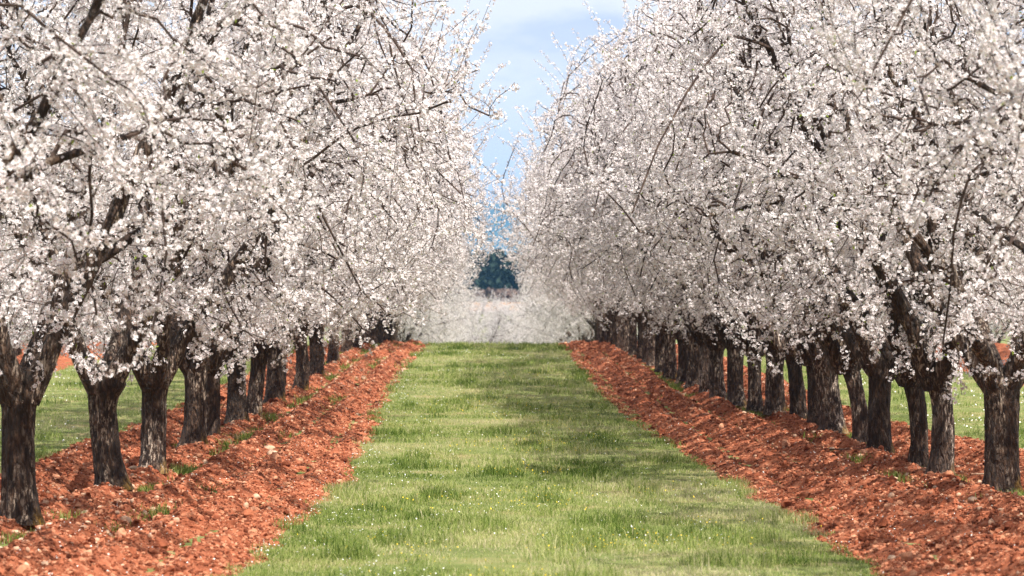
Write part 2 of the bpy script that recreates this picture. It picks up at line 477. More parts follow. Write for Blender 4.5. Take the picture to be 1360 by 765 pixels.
def crown_variant(seed, n_twig=650, n_bough=100, low=.06, spread_x=3.15):
    """skeleton grown towards points in a vase-shaped envelope; returns limbs mesh and crown mesh, origin at the fork"""
    rng = np.random.default_rng(seed)
    CZ, RX, RU, RD = 2.25, spread_x, 2.95, 2.35       # envelope centre above the fork, radii
    def in_env(n, shell):
        d = rng.normal(size=(n, 3)); d /= np.linalg.norm(d, axis=1, keepdims=True)
        r = shell + (1 - shell) * rng.random(n)[:, None] ** .6
        wob = 1 + .16 * np.sin(3 * np.arctan2(d[:, 1], d[:, 0]) + seed)[:, None]
        p = d * r * wob * np.array([RX, RX, 1])
        p[:, 2] = CZ + np.where(d[:, 2] > 0, RU, RD) * (p[:, 2])
        return p
    limbs, nodes = [], []
    nl = int(rng.integers(4, 6))
    for k in range(nl):
        az = 2 * math.pi * (k + rng.uniform(-.25, .25)) / nl + seed
        d = np.array([math.cos(az), math.sin(az), 0])
        reach = rng.uniform(1.5, 2.2) * spread_x / 3.15; top = rng.uniform(2.6, 3.6)
        p0 = np.array([0, 0, -.12]) + d * .04
        p1 = d * reach * rng.uniform(.34, .6) + np.array([0, 0, top * .34])
        p2 = d * reach + np.array([0, 0, top])
        P = bez(p0, p1, p2, 16)
        P[3:] += np.cumsum(rng.normal(0, .035, (13, 3)), 0)
        r = np.interp(np.linspace(0, 1, 16), [0, .12, .5, 1], [.10, .08, .052, .02]) * rng.uniform(.85, 1.1)
        limbs.append((P, r)); nodes += [(P[i], P[i] - P[i - 1], r[i]) for i in range(4, 16)]
        if rng.random() < .7:        # a fork in the limb
            i0 = int(rng.integers(4, 8)); az2 = az + rng.choice([-1, 1]) * rng.uniform(.5, .9)
            d2 = np.array([math.cos(az2), math.sin(az2), 0])
            Q = bez(P[i0], P[i0] + (P[i0] - P[i0 - 1]) * 4, d2 * reach * 1.25 + np.array([0, 0, top * rng.uniform(.5, .8)]), 12)
            Q[2:] += np.cumsum(rng.normal(0, .03, (10, 3)), 0)
            r2 = np.linspace(r[i0] * .8, .018, 12)
            limbs.append((Q, r2)); nodes += [(Q[i], Q[i] - Q[i - 1], r2[i]) for i in range(3, 12)]
    def grow(targets, nodes, n_seg, r_tip, bend, up):
        NP = np.array([q[0] for q in nodes]); res = []
        for t in targets:
            dd = np.linalg.norm((NP - t) * np.array([1, 1, 1.0]), axis=1) + rng.random(len(NP)) * .25
            j = int(np.argmin(dd)); s, tan, r = nodes[j]
            ln = np.linalg.norm(t - s)
            if ln < .12: continue
            tan = tan / (np.linalg.norm(tan) + 1e-9)
            c = s + tan * ln * bend + rng.normal(0, .08, 3) * ln + np.array([0, 0, up * ln])
            P = bez(s, c, t, n_seg)
            P[1:] += np.cumsum(rng.normal(0, .022 if n_seg < 9 else .042, (n_seg - 1, 3)), 0)
            rr = np.linspace(min(r * .6, r_tip * 1.2 + .007 * ln), r_tip, n_seg)
            res.append((P, rr))
        return res
    bt = in_env(n_bough, .35); bt = bt[bt[:, 2] > .28]
    boughs = grow(bt, nodes, 9, .008, .4, .12)
    n2 = [(P[i], P[i] - P[i - 1], r[i]) for P, r in boughs for i in range(2, 9)]
    tg = in_env(n_twig, .42)
    tg = tg[tg[:, 2] > low]
    twigs = grow(tg, n2 + nodes, 7, .0028, .35, .1)
    # whips standing up out of the top and reaching out of the sides
    # a few sprays drooping in front of the limbs
    low_t = np.stack([rng.uniform(-1.1, 1.1, 14), rng.uniform(-1.1, 1.1, 14), rng.uniform(-.2, .25, 14)], 1)
    twigs += [q for q in grow(low_t, [n for n in n2 if n[0][2] < .9], 8, .0028, .3, .22) if np.linalg.norm(q[0][-1] - q[0][0]) < .95]
    whips = []
    for _ in range(85):
        P, r = twigs[int(rng.integers(len(twigs)))]
        e = P[-1]
        if e[2] < 1.3: continue
        o = e - np.array([0, 0, CZ - .6]); o /= np.linalg.norm(o) + 1e-9
        dr = o * .6 + np.array([0, 0, .5 if e[2] > CZ else .05]) + rng.normal(0, .25, 3)
        dr /= np.linalg.norm(dr); ln = rng.uniform(.3, 1.05)
        Q = bez(e, e + dr * ln * .5 + np.array([0, 0, .05]), e + dr * ln + np.array([0, 0, rng.uniform(-.1, .1)]), 6)
        Q[1:] += np.cumsum(rng.normal(0, .018, (5, 3)), 0)
        whips.append((Q, np.linspace(.003, .0016, 6)))
    # limbs mesh
    lv, lf = join_tubes([tube(P, r * (1 + .08 * np.sin(np.arange(len(r)) * 2.3)), 9) for P, r in limbs])
    limb_me = mesh_np('limbs', lv, lf, [M_LIMB], smooth=True)
    # crown mesh: fine wood, blossom, a few leaves
    tv, tf = join_tubes([tube(P, r, 5) for P, r in boughs] + [tube(P, r, 3) for P, r in twigs + whips])
    pos, nrm = [], []
    def dress(P, step, per, r0, start):
        seg = np.linalg.norm(np.diff(P, axis=0), axis=1); L = seg.sum()
        n = int(L * (1 - start) / step)
        if n < 1: return
        u = start + (1 - start) * (np.arange(n) + rng.random(n)) / n
        s = u * L; cs = np.concatenate([[0], np.cumsum(seg)])
        q = np.stack([np.interp(s, cs, P[:, k]) for k in range(3)], 1)
        tan = P[-1] - P[0]; tan = tan / np.linalg.norm(tan)
        side = rng.normal(size=(n, 3)); side -= (side @ tan)[:, None] * tan
        side /= np.linalg.norm(side, axis=1, keepdims=True) + 1e-9
        m = rng.poisson(per, n)
        k = np.repeat(np.arange(n), m)
        o = rng.normal(size=(len(k), 3)); o /= np.linalg.norm(o, axis=1, keepdims=True)
        dirn = side[k] * .7 + o
        dirn /= np.linalg.norm(dirn, axis=1, keepdims=True) + 1e-9
        pos.append(q[k] + side[k] * r0 * .55 + dirn * r0 * rng.uniform(.5, 1.0, (len(k), 1)))
        nrm.append(dirn + rng.normal(0, .35, (len(k), 3)))
    for P, r in twigs: dress(P, .040, 5.6, .040, .10)
    for P, r in limbs: dress(P, .055, 4.4, .055, .55)
    for P, r in boughs: dress(P, .075, 4.4, .045, .25)
    for P, r in whips: dress(P, .034, 3.6, .030, .03)
    pos = np.concatenate(pos); nrm = np.concatenate(nrm)
    size = rng.uniform(.0125, .0180, len(pos))
    fv, ff, fr = flowers_mesh(pos, nrm, size, rng)
    # leaves: small folded blades near twig ends
    k = rng.integers(0, len(pos), 640)
    b = pos[k] + rng.normal(0, .012, (640, 3)); d = nrm[k] / np.linalg.norm(nrm[k], axis=1, keepdims=True)
    s = np.cross(d, rng.normal(size=(640, 3))); s /= np.linalg.norm(s, axis=1, keepdims=True)
    l = rng.uniform(.02, .045, (640, 1))
    lvx = np.stack([b, b + d * l * .5 + s * l * .22, b + d * l, b + d * l * .5 - s * l * .22], 1).reshape(-1, 3)
    lfx = np.arange(640 * 4).reshape(-1, 4)
    V = np.concatenate([tv, fv, lvx])
    F = np.concatenate([tf, ff + len(tv), lfx + len(tv) + len(fv)])
    mi = np.concatenate([np.zeros(len(tf)), np.ones(len(ff)), np.full(len(lfx), 2)])
    ra = np.concatenate([np.zeros(len(tv)), fr, np.zeros(len(lvx))])
    crown_me = mesh_np('crown', V, F, [M_TWIG, M_BLOSSOM, M_LEAF], mi, {'rad': ra})
    return limb_me, crown_me, len(pos)

VAR = [crown_variant(s) for s in (3, 8, 14, 21, 27)]
VAR_OPEN = [crown_variant(s, 400, 75) for s in (5, 11, 17, 24)]      # lighter crowns for trees set close together
print('flowers per crown', [v[2] for v in VAR])

def trunk_mesh(dia, seed, lean=(0, 0), h=FORK, hi=True, burl=0.0):
    rng = np.random.default_rng(seed)
    nr, ns = (56, 40) if hi else (16, 14)
    t = np.linspace(0, 1, nr)
    z = -.12 + t * (h + .20)
    r = dia / 2 * np.interp(z, [-.12, 0, .10, .3, .7 * h, .92 * h, h, h + .1], [1.75, 1.42, 1.14, 1.0, .95, 1.10, 1.12, .72])
    a = np.arange(ns) / ns * 2 * math.pi
    A, Zg = np.meshgrid(a, z)
    ca, sa = np.cos(A), np.sin(A)
    rr = np.repeat(r[:, None], ns, 1)
    big = fbm(ca * 1.2 + 5, sa * 1.2 + 5, Zg * 1.5 + seed, seed=seed, oct=2) - .5
    ridg = fbm(ca * 4.5 + 9, sa * 4.5 + 9, Zg * 2.2 + seed, seed=seed + 1, oct=3) - .5
    fine = fbm(ca * 9 + 9, sa * 9 + 9, Zg * 9 + seed, seed=seed + 2, oct=3) - .5
    rr = rr * (1 + .26 * big + .30 * ridg + .20 * fine)
    if burl:
        ba = rng.uniform(0, 6.28)
        rr += burl * np.exp(-((Zg - h * .93) / .08) ** 2) * np.clip(np.cos(A - ba), 0, 1) ** 2
    tt = np.clip(Zg / h, -.1, 1.1)
    bow = rng.normal(0, .025, 2)
    X = rr * ca + lean[0] * tt ** 1.2 + bow[0] * np.sin(tt * 3.1)
    Y = rr * sa + lean[1] * tt ** 1.2 + bow[1] * np.sin(tt * 3.1)
    V = np.stack([X, Y, Zg], -1).reshape(-1, 3)
    i = np.arange(nr * ns).reshape(nr, ns); j = np.roll(i, -1, 1)
    F = np.stack([i[:-1], j[:-1], j[1:], i[1:]], -1).reshape(-1, 4)
    cap = np.array([[lean[0], lean[1], z[-1] + .04]])
    V = np.concatenate([V, cap]); c = len(V) - 1
    T = np.stack([i[-1], j[-1], np.full(ns, c)], -1)
    return mesh_np('trunk', V, [F, T], [M_BARK], smooth=True)

SHARED_TRUNK = [trunk_mesh(.30, 900 + k, (0, 0), hi=False) for k in range(4)]

def tree(x, y, label, group, var=0, rot=0.0, scale=1.0, dia=None, lean=(0, 0), seed=0, zscale=1.0, burl=0.0, sink=0.0, open_=False):
    t = bpy.data.objects.new('almond_tree', None); COL.objects.link(t)
    t.empty_display_size = .3
    t.location = (x, y, gz(x, y) + (.05 if dia else 0))
    tag(t, label, 'almond tree', group)
    tm = trunk_mesh(dia, seed, lean, burl=burl) if dia else SHARED_TRUNK[seed % 4]
    put('trunk', tm, t)
    vv = VAR_OPEN if open_ else VAR
    lm, cm, _ = vv[var % len(vv)]
    for nm, me in (('limbs', lm), ('crown', cm)):
        o = put(nm, me, t, (lean[0], lean[1], FORK))
        o.rotation_euler = (0, 0, rot)
        o.scale = (scale, scale, scale * zscale)
    return t

rnd = random.Random(5)
GL, GR = 'almond trees of the left row', 'almond trees of the right row'
# x, y, trunk diameter, lean, label
LEFT = [
 (-3.52, 19.75, .27, (-.01, 0), 0, 'blossoming almond tree at the left picture edge, nearest trunk of the left row'),
 (-3.56, 24.75, .30, (-.10, 0), .07, 'almond tree leaning left with a knobbly trunk head, second trunk of the left row'),
 (-3.56, 27.5, .28, (.02, 0), 0, 'very dark almond trunk with wide Y fork, third trunk from the left edge'),
 (-3.70, 32.5, .30, (.02, 0), 0, 'thick straight almond trunk with ochre lichen on its foot, fourth trunk of the left row'),
 (-3.68, 34.25, .24, (.02, 0), 0, 'paler flaking almond trunk half hidden behind the thick fourth trunk of the left row'),
 (-3.74, 38.5, .30, (-.02, 0), 0, 'straight dark almond trunk touching a leaning one, before the middle of the left row'),
 (-3.68, 40.25, .25, (.12, 0), 0, 'brown almond trunk leaning right behind a straight dark one in the left row'),
 (-3.69, 44.5, .35, (.06, 0), 0, 'stout almond trunk with grass at its foot in the middle of the left row'),
 (-3.59, 48.75, .27, (-.02, 0), 0, 'slim black almond trunk standing free just beyond the stout one in the left row'),
 (-3.64, 54.25, .32, (-.02, 0), 0, 'almond tree beyond the slim black trunk of the left row, with white weeds before it'),
 (-3.68, 60.75, .28, (0, 0), 0, 'almond trunk with a green weed patch at its foot, last before the paired trunks'),
 (-3.80, 68.5, .30, (0, 0), 0, 'front trunk of the first tight pair near the crest of the left row'),
 (-3.59, 69.8, .25, (0, 0), 0, 'rear trunk of the first tight pair near the crest of the left row'),
 (-3.61, 74.0, .26, (0, 0), 0, 'front trunk of the second tight pair near the crest of the left row'),
 (-3.44, 75.6, .24, (0, 0), 0, 'rear trunk of the second tight pair near the crest of the left row'),
 (-3.14, 76.6, .38, (.03, 0), 0, 'broad dark almond trunk standing last on the crest in the left row'),
]
RIGHT = [
 (4.73, 24.5, .31, (0, 0), 0, 'stout blossoming almond tree at the right picture edge, bright weeds at its foot'),
 (4.53, 26.75, .235, (-.02, 0), 0, 'straight dark almond trunk with drooping flowering spray across its top, second from right edge'),
 (4.55, 28.25, .20, (-.08, 0), 0, 'slender almond trunk just left behind the one with the drooping spray'),
 (4.60, 31.25, .28, (.01, 0), 0, 'straight almond trunk with ochre lichen, front one of the V shaped pair on the right'),
 (4.70, 33.5, .22, (-.20, 0), 0, 'almond trunk leaning far left, rear one of the V shaped pair on the right'),
 (4.59, 35.5, .32, (-.12, 0), 0, 'thick almond trunk leaning left beside the V shaped pair in the right row'),
 (4.60, 37.5, .24, (-.05, 0), 0, 'almond trunk mostly hidden behind the thick left-leaning one in the right row'),
 (4.61, 39.75, .23, (-.10, 0), 0, 'slim almond trunk leaning left with a round stone at its foot in the right row'),
 (4.39, 41.0, .28, (.0, 0), 0, 'dark almond trunk overlapping a thinner one, left of the slim leaning trunk'),
 (4.19, 42.0, .22, (-.02, 0), 0, 'thin curved almond trunk overlapped by a dark one in the right row'),
 (4.03, 43.6, .27, (0, 0), 0, 'almond trunk just left of the thin curved one, eleventh trunk from the right picture edge'),
 (3.88, 45.2, .25, (-.04, 0), 0, 'almond trunk midway along the right row, twelfth trunk counted from the right picture edge'),
 (3.80, 47.0, .22, (0, 0), 0, 'slim dark almond trunk midway along the right row, thirteenth from the right picture edge'),
 (3.77, 49.5, .27, (.0, 0), 0, 'thicker almond trunk halfway along the right row, fourteenth from the right picture edge'),
 (3.66, 51.2, .22, (0, 0), 0, 'thin almond trunk halfway along the right row, fifteenth from the right picture edge'),
 (3.57, 53.2, .25, (0, 0), 0, 'almond trunk sixteenth from the right picture edge, past the middle of the right row'),
 (3.56, 56.2, .22, (0, 0), 0, 'seventeenth almond trunk from the right picture edge, where the trunks start closing up'),
 (3.59, 59.5, .22, (0, 0), 0, 'last separate almond trunk before the dark close-set wall of trunks on the right'),
]
for i, (x, y, d, ln, bu, lab) in enumerate(LEFT):
    tree(x, y, lab, GL, var=i + 3, rot=1.3 * i + .9, scale=rnd.uniform(1.03, 1.11), zscale=1.06, dia=d * .93, lean=ln, seed=100 + i, burl=bu)
for i, (x, y, d, ln, bu, lab) in enumerate(RIGHT):
    tree(x, y, lab, GR, var=i + 2, rot=2.1 * i + 1.0, scale=rnd.uniform(1.06, 1.14), zscale=1.04, dia=d, lean=ln, seed=200 + i, burl=bu, open_=True)
for i, y in enumerate((61.8, 64.0, 66.2, 68.5, 70.6, 72.8, 74.6, 76.4)):
    tree(3.64 - .055 * i + rnd.uniform(-.05, .05), y, 'almond trunk in the dark close-set wall of trunks near the crest of the right row', GR, var=i, rot=rnd.uniform(0, 6.3),
         scale=rnd.uniform(.88, 1.0), dia=rnd.uniform(.2, .25), seed=300 + i, open_=True)
# nearer trees of both rows, their trunks outside the picture
for (x, y, v, r, s, lab, g) in (
    (-3.75, 15.2, 1, .9, .92, 'blurred almond boughs nearest the camera in the upper left corner', GL),
    (4.75, 19.2, 3, 2.2, .95, 'almond boughs hanging in from beyond the right edge of the picture', GR),
    (4.85, 14.6, 0, 4.0, .90, 'blurred almond boughs nearest the camera in the upper right corner', GR)):
    tree(x, y, lab, g, var=v, rot=r, scale=s, dia=.3, seed=int(y * 10), zscale=1.0)
# both rows run on down the far slope
y = 80.5
while y < 200:
    for sx, g, side in ((-3.75 - .010 * (y - 80), GL, 'left'), (3.75 + .007 * (y - 80), GR, 'right')):
        tree(sx + rnd.uniform(-.25, .25), y + rnd.uniform(-.8, .8), 'white almond crown of the %s row showing beyond the crest, trunk hidden by the rise' % side, g,
             var=rnd.randrange(5), rot=rnd.uniform(0, 6.3), scale=rnd.uniform(.88, 1.0), seed=rnd.randrange(99))
    y += 4.3 if y < 120 else 6
# neighbouring rows
for sx, y0, y1, side in ((-12.0, 57, 120, 'left'), (12.8, 55, 120, 'right')):
    y = y0
    while y < y1:
        tree(sx + rnd.uniform(-.25, .25), y, 'almond tree in the next row out to the %s, seen between the nearer trunks' % side, 'almond trees of the neighbouring %s row' % side,
             var=rnd.randrange(5), rot=rnd.uniform(0, 6.3), scale=rnd.uniform(.95, 1.05), seed=rnd.randrange(99))
        y += rnd.uniform(4.0, 5.2)
for sx, side in ((-20.3, 'left'), (21, 'right')):
    y = 88
    while y < 150:
        tree(sx + rnd.uniform(-.3, .3), y, 'distant almond tree two rows out to the %s, seen under the nearer crowns' % side, 'almond trees two rows out to the %s' % side,
             var=rnd.randrange(5), rot=rnd.uniform(0, 6.3), scale=rnd.uniform(.95, 1.05), seed=rnd.randrange(99))
        y += rnd.uniform(4.5, 6)
# trees standing across the lane down in the hollow
for (x, y, sc) in ((-7.2, 150, 1.0), (7.4, 153, 1.0), (-5.6, 172, 1.0), (6.2, 176, 1.05), (-3.9, 188, 1.08), (4.4, 186, 1.12), (-1.2, 197, .98), (2.0, 199, 1.0),
                   (-6.5, 200, 1.2), (7.2, 202, 1.25), (.3, 209, 1.06), (-3.4, 212, 1.25), (3.6, 214, 1.2), (-.9, 222, 1.1), (2.2, 226, 1.06)):
    tree(x, y, 'small white almond tree down in the hollow, closing the end of the lane', 'almond trees in the hollow',
         var=rnd.randrange(5), rot=rnd.uniform(0, 6.3), scale=sc, seed=rnd.randrange(99))

# ------------------------------------------------------------------ far woodland and brush
def leafy(name, stems, mat, seed, label, cat=None, kind=None, leaf=.55, per=420):
    rng = np.random.default_rng(seed)
    V, F, o = [], [], 0
    for (x, y, h, w, conifer) in stems:
        z0 = gz(x, y)
        tvv, tff = tube(np.array([[x, y, z0 - .3], [x, y, z0 + h * .5], [x, y, z0 + h * .95]]), [.25, .18, .04], 6)
        V.append(tvv); F.append(tff + o); o += len(tvv)
        n = per
        u = rng.random(n) ** .7
        ang = rng.random(n) * 6.283
        if conifer:
            rr = w * (1 - u) ** .8 * rng.uniform(.35, 1.05, n)
        else:
            rr = w * np.sqrt(np.clip(1 - (2 * u - 1) ** 2, .05, 1)) * rng.uniform(.4, 1.08, n)
        c = np.stack([x + rr * np.cos(ang), y + rr * np.sin(ang), z0 + h * (.12 + .88 * u)], 1)
        a = rng.normal(size=(n, 3)); a /= np.linalg.norm(a, axis=1, keepdims=True)
        b = np.cross(a, rng.normal(size=(n, 3))); b /= np.linalg.norm(b, axis=1, keepdims=True)
        s = leaf * rng.uniform(.6, 1.4, (n, 1))
        q = np.stack([c - a * s, c + b * s * .7, c + a * s, c - b * s * .7], 1).reshape(-1, 3)
        V.append(q); F.append(np.arange(n * 4).reshape(-1, 4) + o); o += n * 4
    ob = put(name, mesh_np(name, np.concatenate(V), np.concatenate(F), [mat]))
    tag(ob, label, cat, kind=kind)
    return ob

rw = random.Random(9)
stems = []
for k in range(170):
    x = rw.uniform(-60, 75)
    stems.append((x, rw.uniform(548, 590), rw.uniform(8.8, 10.8), rw.uniform(2.2, 3.6), rw.random() < .35))
leafy('woodland', stems, M_WOOD, 4, 'dark evergreen wood at the far end of the lane', 'woodland', kind='stuff', leaf=.6)
leafy('hedge', [(rw.uniform(-55, 70), rw.uniform(505, 515), rw.uniform(1.8, 3.0), rw.uniform(1.4, 2.2), False) for _ in range(90)],
      M_BRUSH, 5, 'bare grey brown hedge in front of the dark wood', 'hedge', leaf=.3, per=200)

# ------------------------------------------------------------------ clods, stones
def lump_templates(n, seed, sub, rough=.7):
    rng = np.random.default_rng(seed)
    t = (1 + 5 ** .5) / 2
    v = np.array([[-1, t, 0], [1, t, 0], [-1, -t, 0], [1, -t, 0], [0, -1, t], [0, 1, t], [0, -1, -t], [0, 1, -t], [t, 0, -1], [t, 0, 1], [-t, 0, -1], [-t, 0, 1]], float)
    v /= np.linalg.norm(v[0])
    f = np.array([[0, 11, 5], [0, 5, 1], [0, 1, 7], [0, 7, 10], [0, 10, 11], [1, 5, 9], [5, 11, 4], [11, 10, 2], [10, 7, 6], [7, 1, 8], [3, 9, 4], [3, 4, 2], [3, 2, 6], [3, 6, 8], [3, 8, 9], [4, 9, 5], [2, 4, 11], [6, 2, 10], [8, 6, 7], [9, 8, 1]])
    for _ in range(sub):
        vs_, mid, nf = [tuple(q) for q in v], {}, []
        def mp_(a, b):
            k = (min(a, b), max(a, b))
            if k not in mid:
                m = (np.array(vs_[a]) + np.array(vs_[b])); m /= np.linalg.norm(m); vs_.append(tuple(m)); mid[k] = len(vs_) - 1
            return mid[k]
        for a, b, c in f:
            ab, bc, ca = mp_(a, b), mp_(b, c), mp_(c, a)
            nf += [[a, ab, ca], [b, bc, ab], [c, ca, bc], [ab, bc, ca]]
        v, f = np.array(vs_), np.array(nf)
    out = []
    for _ in range(n):
        w = v * rng.uniform(.6, 1.35, (len(v), 1)) if sub == 0 else v * (1 + rough * (fbm(v[:, 0] * 1.3 + 9, v[:, 1] * 1.3 + 9, v[:, 2] * 1.3 + _ * 7, seed=seed + _, oct=3) - .5))[:, None]
        out.append(w * np.array([rng.uniform(.8, 1.3), rng.uniform(.8, 1.3), rng.uniform(.7, 1.15)]))
    return out, f

def scatter_d(n, y0, y1, rng, power=1.0):
    """distances along the rows, thinning out with distance"""
    u = rng.random(n)
    if power == 1.0:
        return y0 * (y1 / y0) ** u
    k = 1 - power
    return (y0 ** k + u * (y1 ** k - y0 ** k)) ** (1 / k)

def scatter_lumps(name, strips, n, sizes, mat, seed, label, kind, dens=None, sub=0, rough=.7):
    rng = np.random.default_rng(seed)
    tv, tf = lump_templates(14, seed, sub, rough)
    V, F, T, o = [], [], [], 0
    for (inner, outer, y0, y1, pseed, share) in strips:
        m = int(n * share)
        y = scatter_d(m, y0, y1, rng, 1.25)
        e0, e1 = inner(y), outer(y)
        u = rng.random(m)
        x = e0 + (e1 - e0) * u
        lo = sizes(rng, m, y)
        if dens is not None:
            keep = rng.random(m) < dens(x, y)
            x, y, e0, e1, lo = x[keep], y[keep], e0[keep], e1[keep], lo[keep]; m = len(x)
        z = ground_z(x, y) + soil_profile(x, y, e0, e1, pseed) + lo * .35
        k = rng.integers(0, len(tv), m)
        a = rng.random(m) * 6.283
        for j in range(len(tv)):
            i = np.where(k == j)[0]
            if not len(i): continue
            c, s = np.cos(a[i])[:, None], np.sin(a[i])[:, None]
            w = tv[j][None] * lo[i][:, None, None]
            vv = np.stack([w[:, :, 0] * c - w[:, :, 1] * s + x[i][:, None], w[:, :, 0] * s + w[:, :, 1] * c + y[i][:, None], w[:, :, 2] + z[i][:, None]], -1)
            nvv = tv[j].shape[0]
            V.append(vv.reshape(-1, 3)); F.append((tf[None] + (np.arange(len(i)) * nvv)[:, None, None]).reshape(-1, 3) + o)
            T.append(np.repeat(rng.random(len(i)), nvv)); o += len(i) * nvv
    ob = put(name, mesh_np(name, np.concatenate(V), np.concatenate(F), [mat], attrs={'tint': np.concatenate(T)}))
    tag(ob, label, kind=kind)
    return ob

clod_size = lambda rng, m, y: np.clip(rng.lognormal(-5.0, .5, m), .0035, .020) * np.interp(y, [15, 75], [1.0, 1.7])
scatter_lumps('soil_clods', [(left_inner, left_outer, 12.5, 80, 31, .5), (right_inner, right_outer, 12.5, 80, 41, .5)], 300000, clod_size, M_CLOD, 81,
              'broken red clods covering the tilled strips', 'stuff')
big_clod = lambda rng, m, y: np.clip(rng.lognormal(-3.9, .35, m), .012, .05) * np.interp(y, [15, 75], [1.0, 1.4])
scatter_lumps('soil_lumps', [(left_inner, left_outer, 12.5, 80, 31, .5), (right_inner, right_outer, 12.5, 80, 41, .5)], 2600, big_clod, M_CLOD, 84,
              'larger crumbling lumps of red earth in the tilled strips', 'stuff', sub=1, rough=2.2)
def near_row(x, y):
    return np.where(x < 0, np.exp(-((x + 3.5) / .8) ** 2), np.exp(-((x - 4.4) / .9) ** 2)) * .9 + .06
peb = lambda rng, m, y: np.clip(rng.lognormal(-4.45, .45, m), .008, .035) * np.interp(y, [15, 75], [1.0, 1.5])
scatter_lumps('pebbles', [(left_inner, left_outer, 12.5, 80, 31, .5), (right_inner, right_outer, 12.5, 80, 41, .5)], 9000, peb, M_STONE, 82,
              'small pale stones mixed into the red earth along the trunks', 'stuff', dens=near_row, sub=1)

# larger stones one could pick up
tvs, tfs = lump_templates(6, 83, 2)
stone_me = [mesh_np('stone', v, tfs, [M_STONE], smooth=True) for v in tvs]
rs = random.Random(12)
for k in range(44):
    left = k % 2 == 0
    y = 17 * (62 / 17) ** rs.random()
    x = (-3.5 if left else (4.7 if y < 38 else 4.0)) + rs.gauss(.25 if left else -.25, .55)
    s = rs.uniform(.03, .065)
    if k == 1: x, y, s = 4.48, 39.35, .10          # round stone at the foot of the slim leaning trunk
    e0, e1 = (left_inner, left_outer) if left else (right_inner, right_outer)
    o = put('stone', stone_me[k % 6], None, (x, y, gz(x, y) + .05 - s * .1))
    o.scale = (s, s * rs.uniform(.8, 1.2), s * .75); o.rotation_euler = (0, 0, rs.uniform(0, 6.3))
    tag(o, 'pale lump of limestone lying in the red earth close to the %s row of trunks' % ('left' if left else 'right'), 'stone', 'larger stones along the %s row' % ('left' if left else 'right'))

# fallen petals and a few pruned twigs on the bare earth
def petals():
    rng = np.random.default_rng(170)
    V, n_all = [], 0
    for inner, outer, ps in ((left_inner, left_outer, 31), (right_inner, right_outer, 41)):
        n = 7000
        y = scatter_d(n, 13, 76, rng, 1.2)
        e0, e1 = inner(y), outer(y)
        x = e0 + (e1 - e0) * rng.random(n)
        k = rng.random(n) < np.clip((fbm(x * 1.2, y * .6, seed=171, oct=3) - .38) * 4, .08, 1)
        x, y, e0, e1 = x[k], y[k], e0[k], e1[k]; n = len(x)
        z = ground_z(x, y) + soil_profile(x, y, e0, e1, ps) + rng.uniform(.008, .022, n)
        c = np.stack([x, y, z], 1)
        a = rng.normal(size=(n, 3)); a[:, 2] *= .5; a /= np.linalg.norm(a, axis=1, keepdims=True)
        b = np.cross(a, rng.normal(size=(n, 3))); b /= np.linalg.norm(b, axis=1, keepdims=True)
        s = (.0065 * rng.uniform(.6, 1.3, n) * np.interp(y, [15, 75], [1, 1.8]))[:, None]
        V.append(np.stack([c - a * s, c + b * s * .7, c + a * s, c - b * s * .7], 1).reshape(-1, 3)); n_all += n
    tag(put('fallen_petals', mesh_np('fallen_petals', np.concatenate(V), np.arange(n_all * 4).reshape(-1, 4), [M_DAISY])),
        'pale fallen petals sprinkled over the red earth', kind='stuff')
petals()
for (x, y, a, l, lab) in ((5.0, 26.4, .1, .42, 'pale dry twig lying on red earth between the two rightmost trunks'),
                          (4.1, 31.0, .3, .5, 'brown pruned stick lying in front of the lichen footed trunk on the right'),
                          (-2.6, 23.0, .9, .3, 'short thin twig lying on the red earth of the left strip')):
    P = np.array([[x + l * t * math.cos(a), y + l * t * math.sin(a), 0] for t in np.linspace(-.5, .5, 7)])
    e0, e1 = (left_inner, left_outer) if x < 0 else (right_inner, right_outer)
    P[:, 2] = (ground_z(P[:, 0], P[:, 1]) + soil_profile(P[:, 0], P[:, 1], e0(P[:, 1]), e1(P[:, 1]), 31 if x < 0 else 41)).max() + .008
    P[:, 1] += np.sin(np.arange(7) * 1.7) * .012
    v, f = tube(P, np.linspace(.010, .004, 7), 6)
    tag(put('fallen_twig', mesh_np('fallen_twig', v, f, [M_STONE if 'pale' in lab else M_TWIG], smooth=True)), lab, 'twig')

# ------------------------------------------------------------------ grass
def blades(x, y, hgt, wid, tint, rng, lean=1.15):
    n = len(x)
    z = ground_z(x, y) - .005
    az = rng.random(n) * 6.283
    tl = rng.random(n) * lean
    dx, dy = np.cos(az) * np.sin(tl), np.sin(az) * np.sin(tl)
    sx, sy = -np.sin(az), np.cos(az)
    fa = rng.random(n) * 6.283
    sx, sy = np.cos(fa), np.sin(fa)
    b = np.stack([x, y, z], 1)
    w = np.stack([sx * wid, sy * wid, np.zeros(n)], 1) * .5
    up = np.stack([dx * .6, dy * .6, np.cos(tl) * .9 + .1], 1)
    mid = b + up * (hgt * .55)[:, None]
    tip = b + np.stack([dx, dy, np.cos(tl) * .8], 1) * hgt[:, None]
    V = np.stack([b - w, b + w, mid + w * .75, mid - w * .75, tip], 1)
    o = (np.arange(n) * 5)[:, None]
    Q = np.array([[0, 1, 2, 3]]) + o; T = np.array([[3, 2, 4]]) + o
    return V.reshape(-1, 3), Q, T, np.repeat(tint, 5)

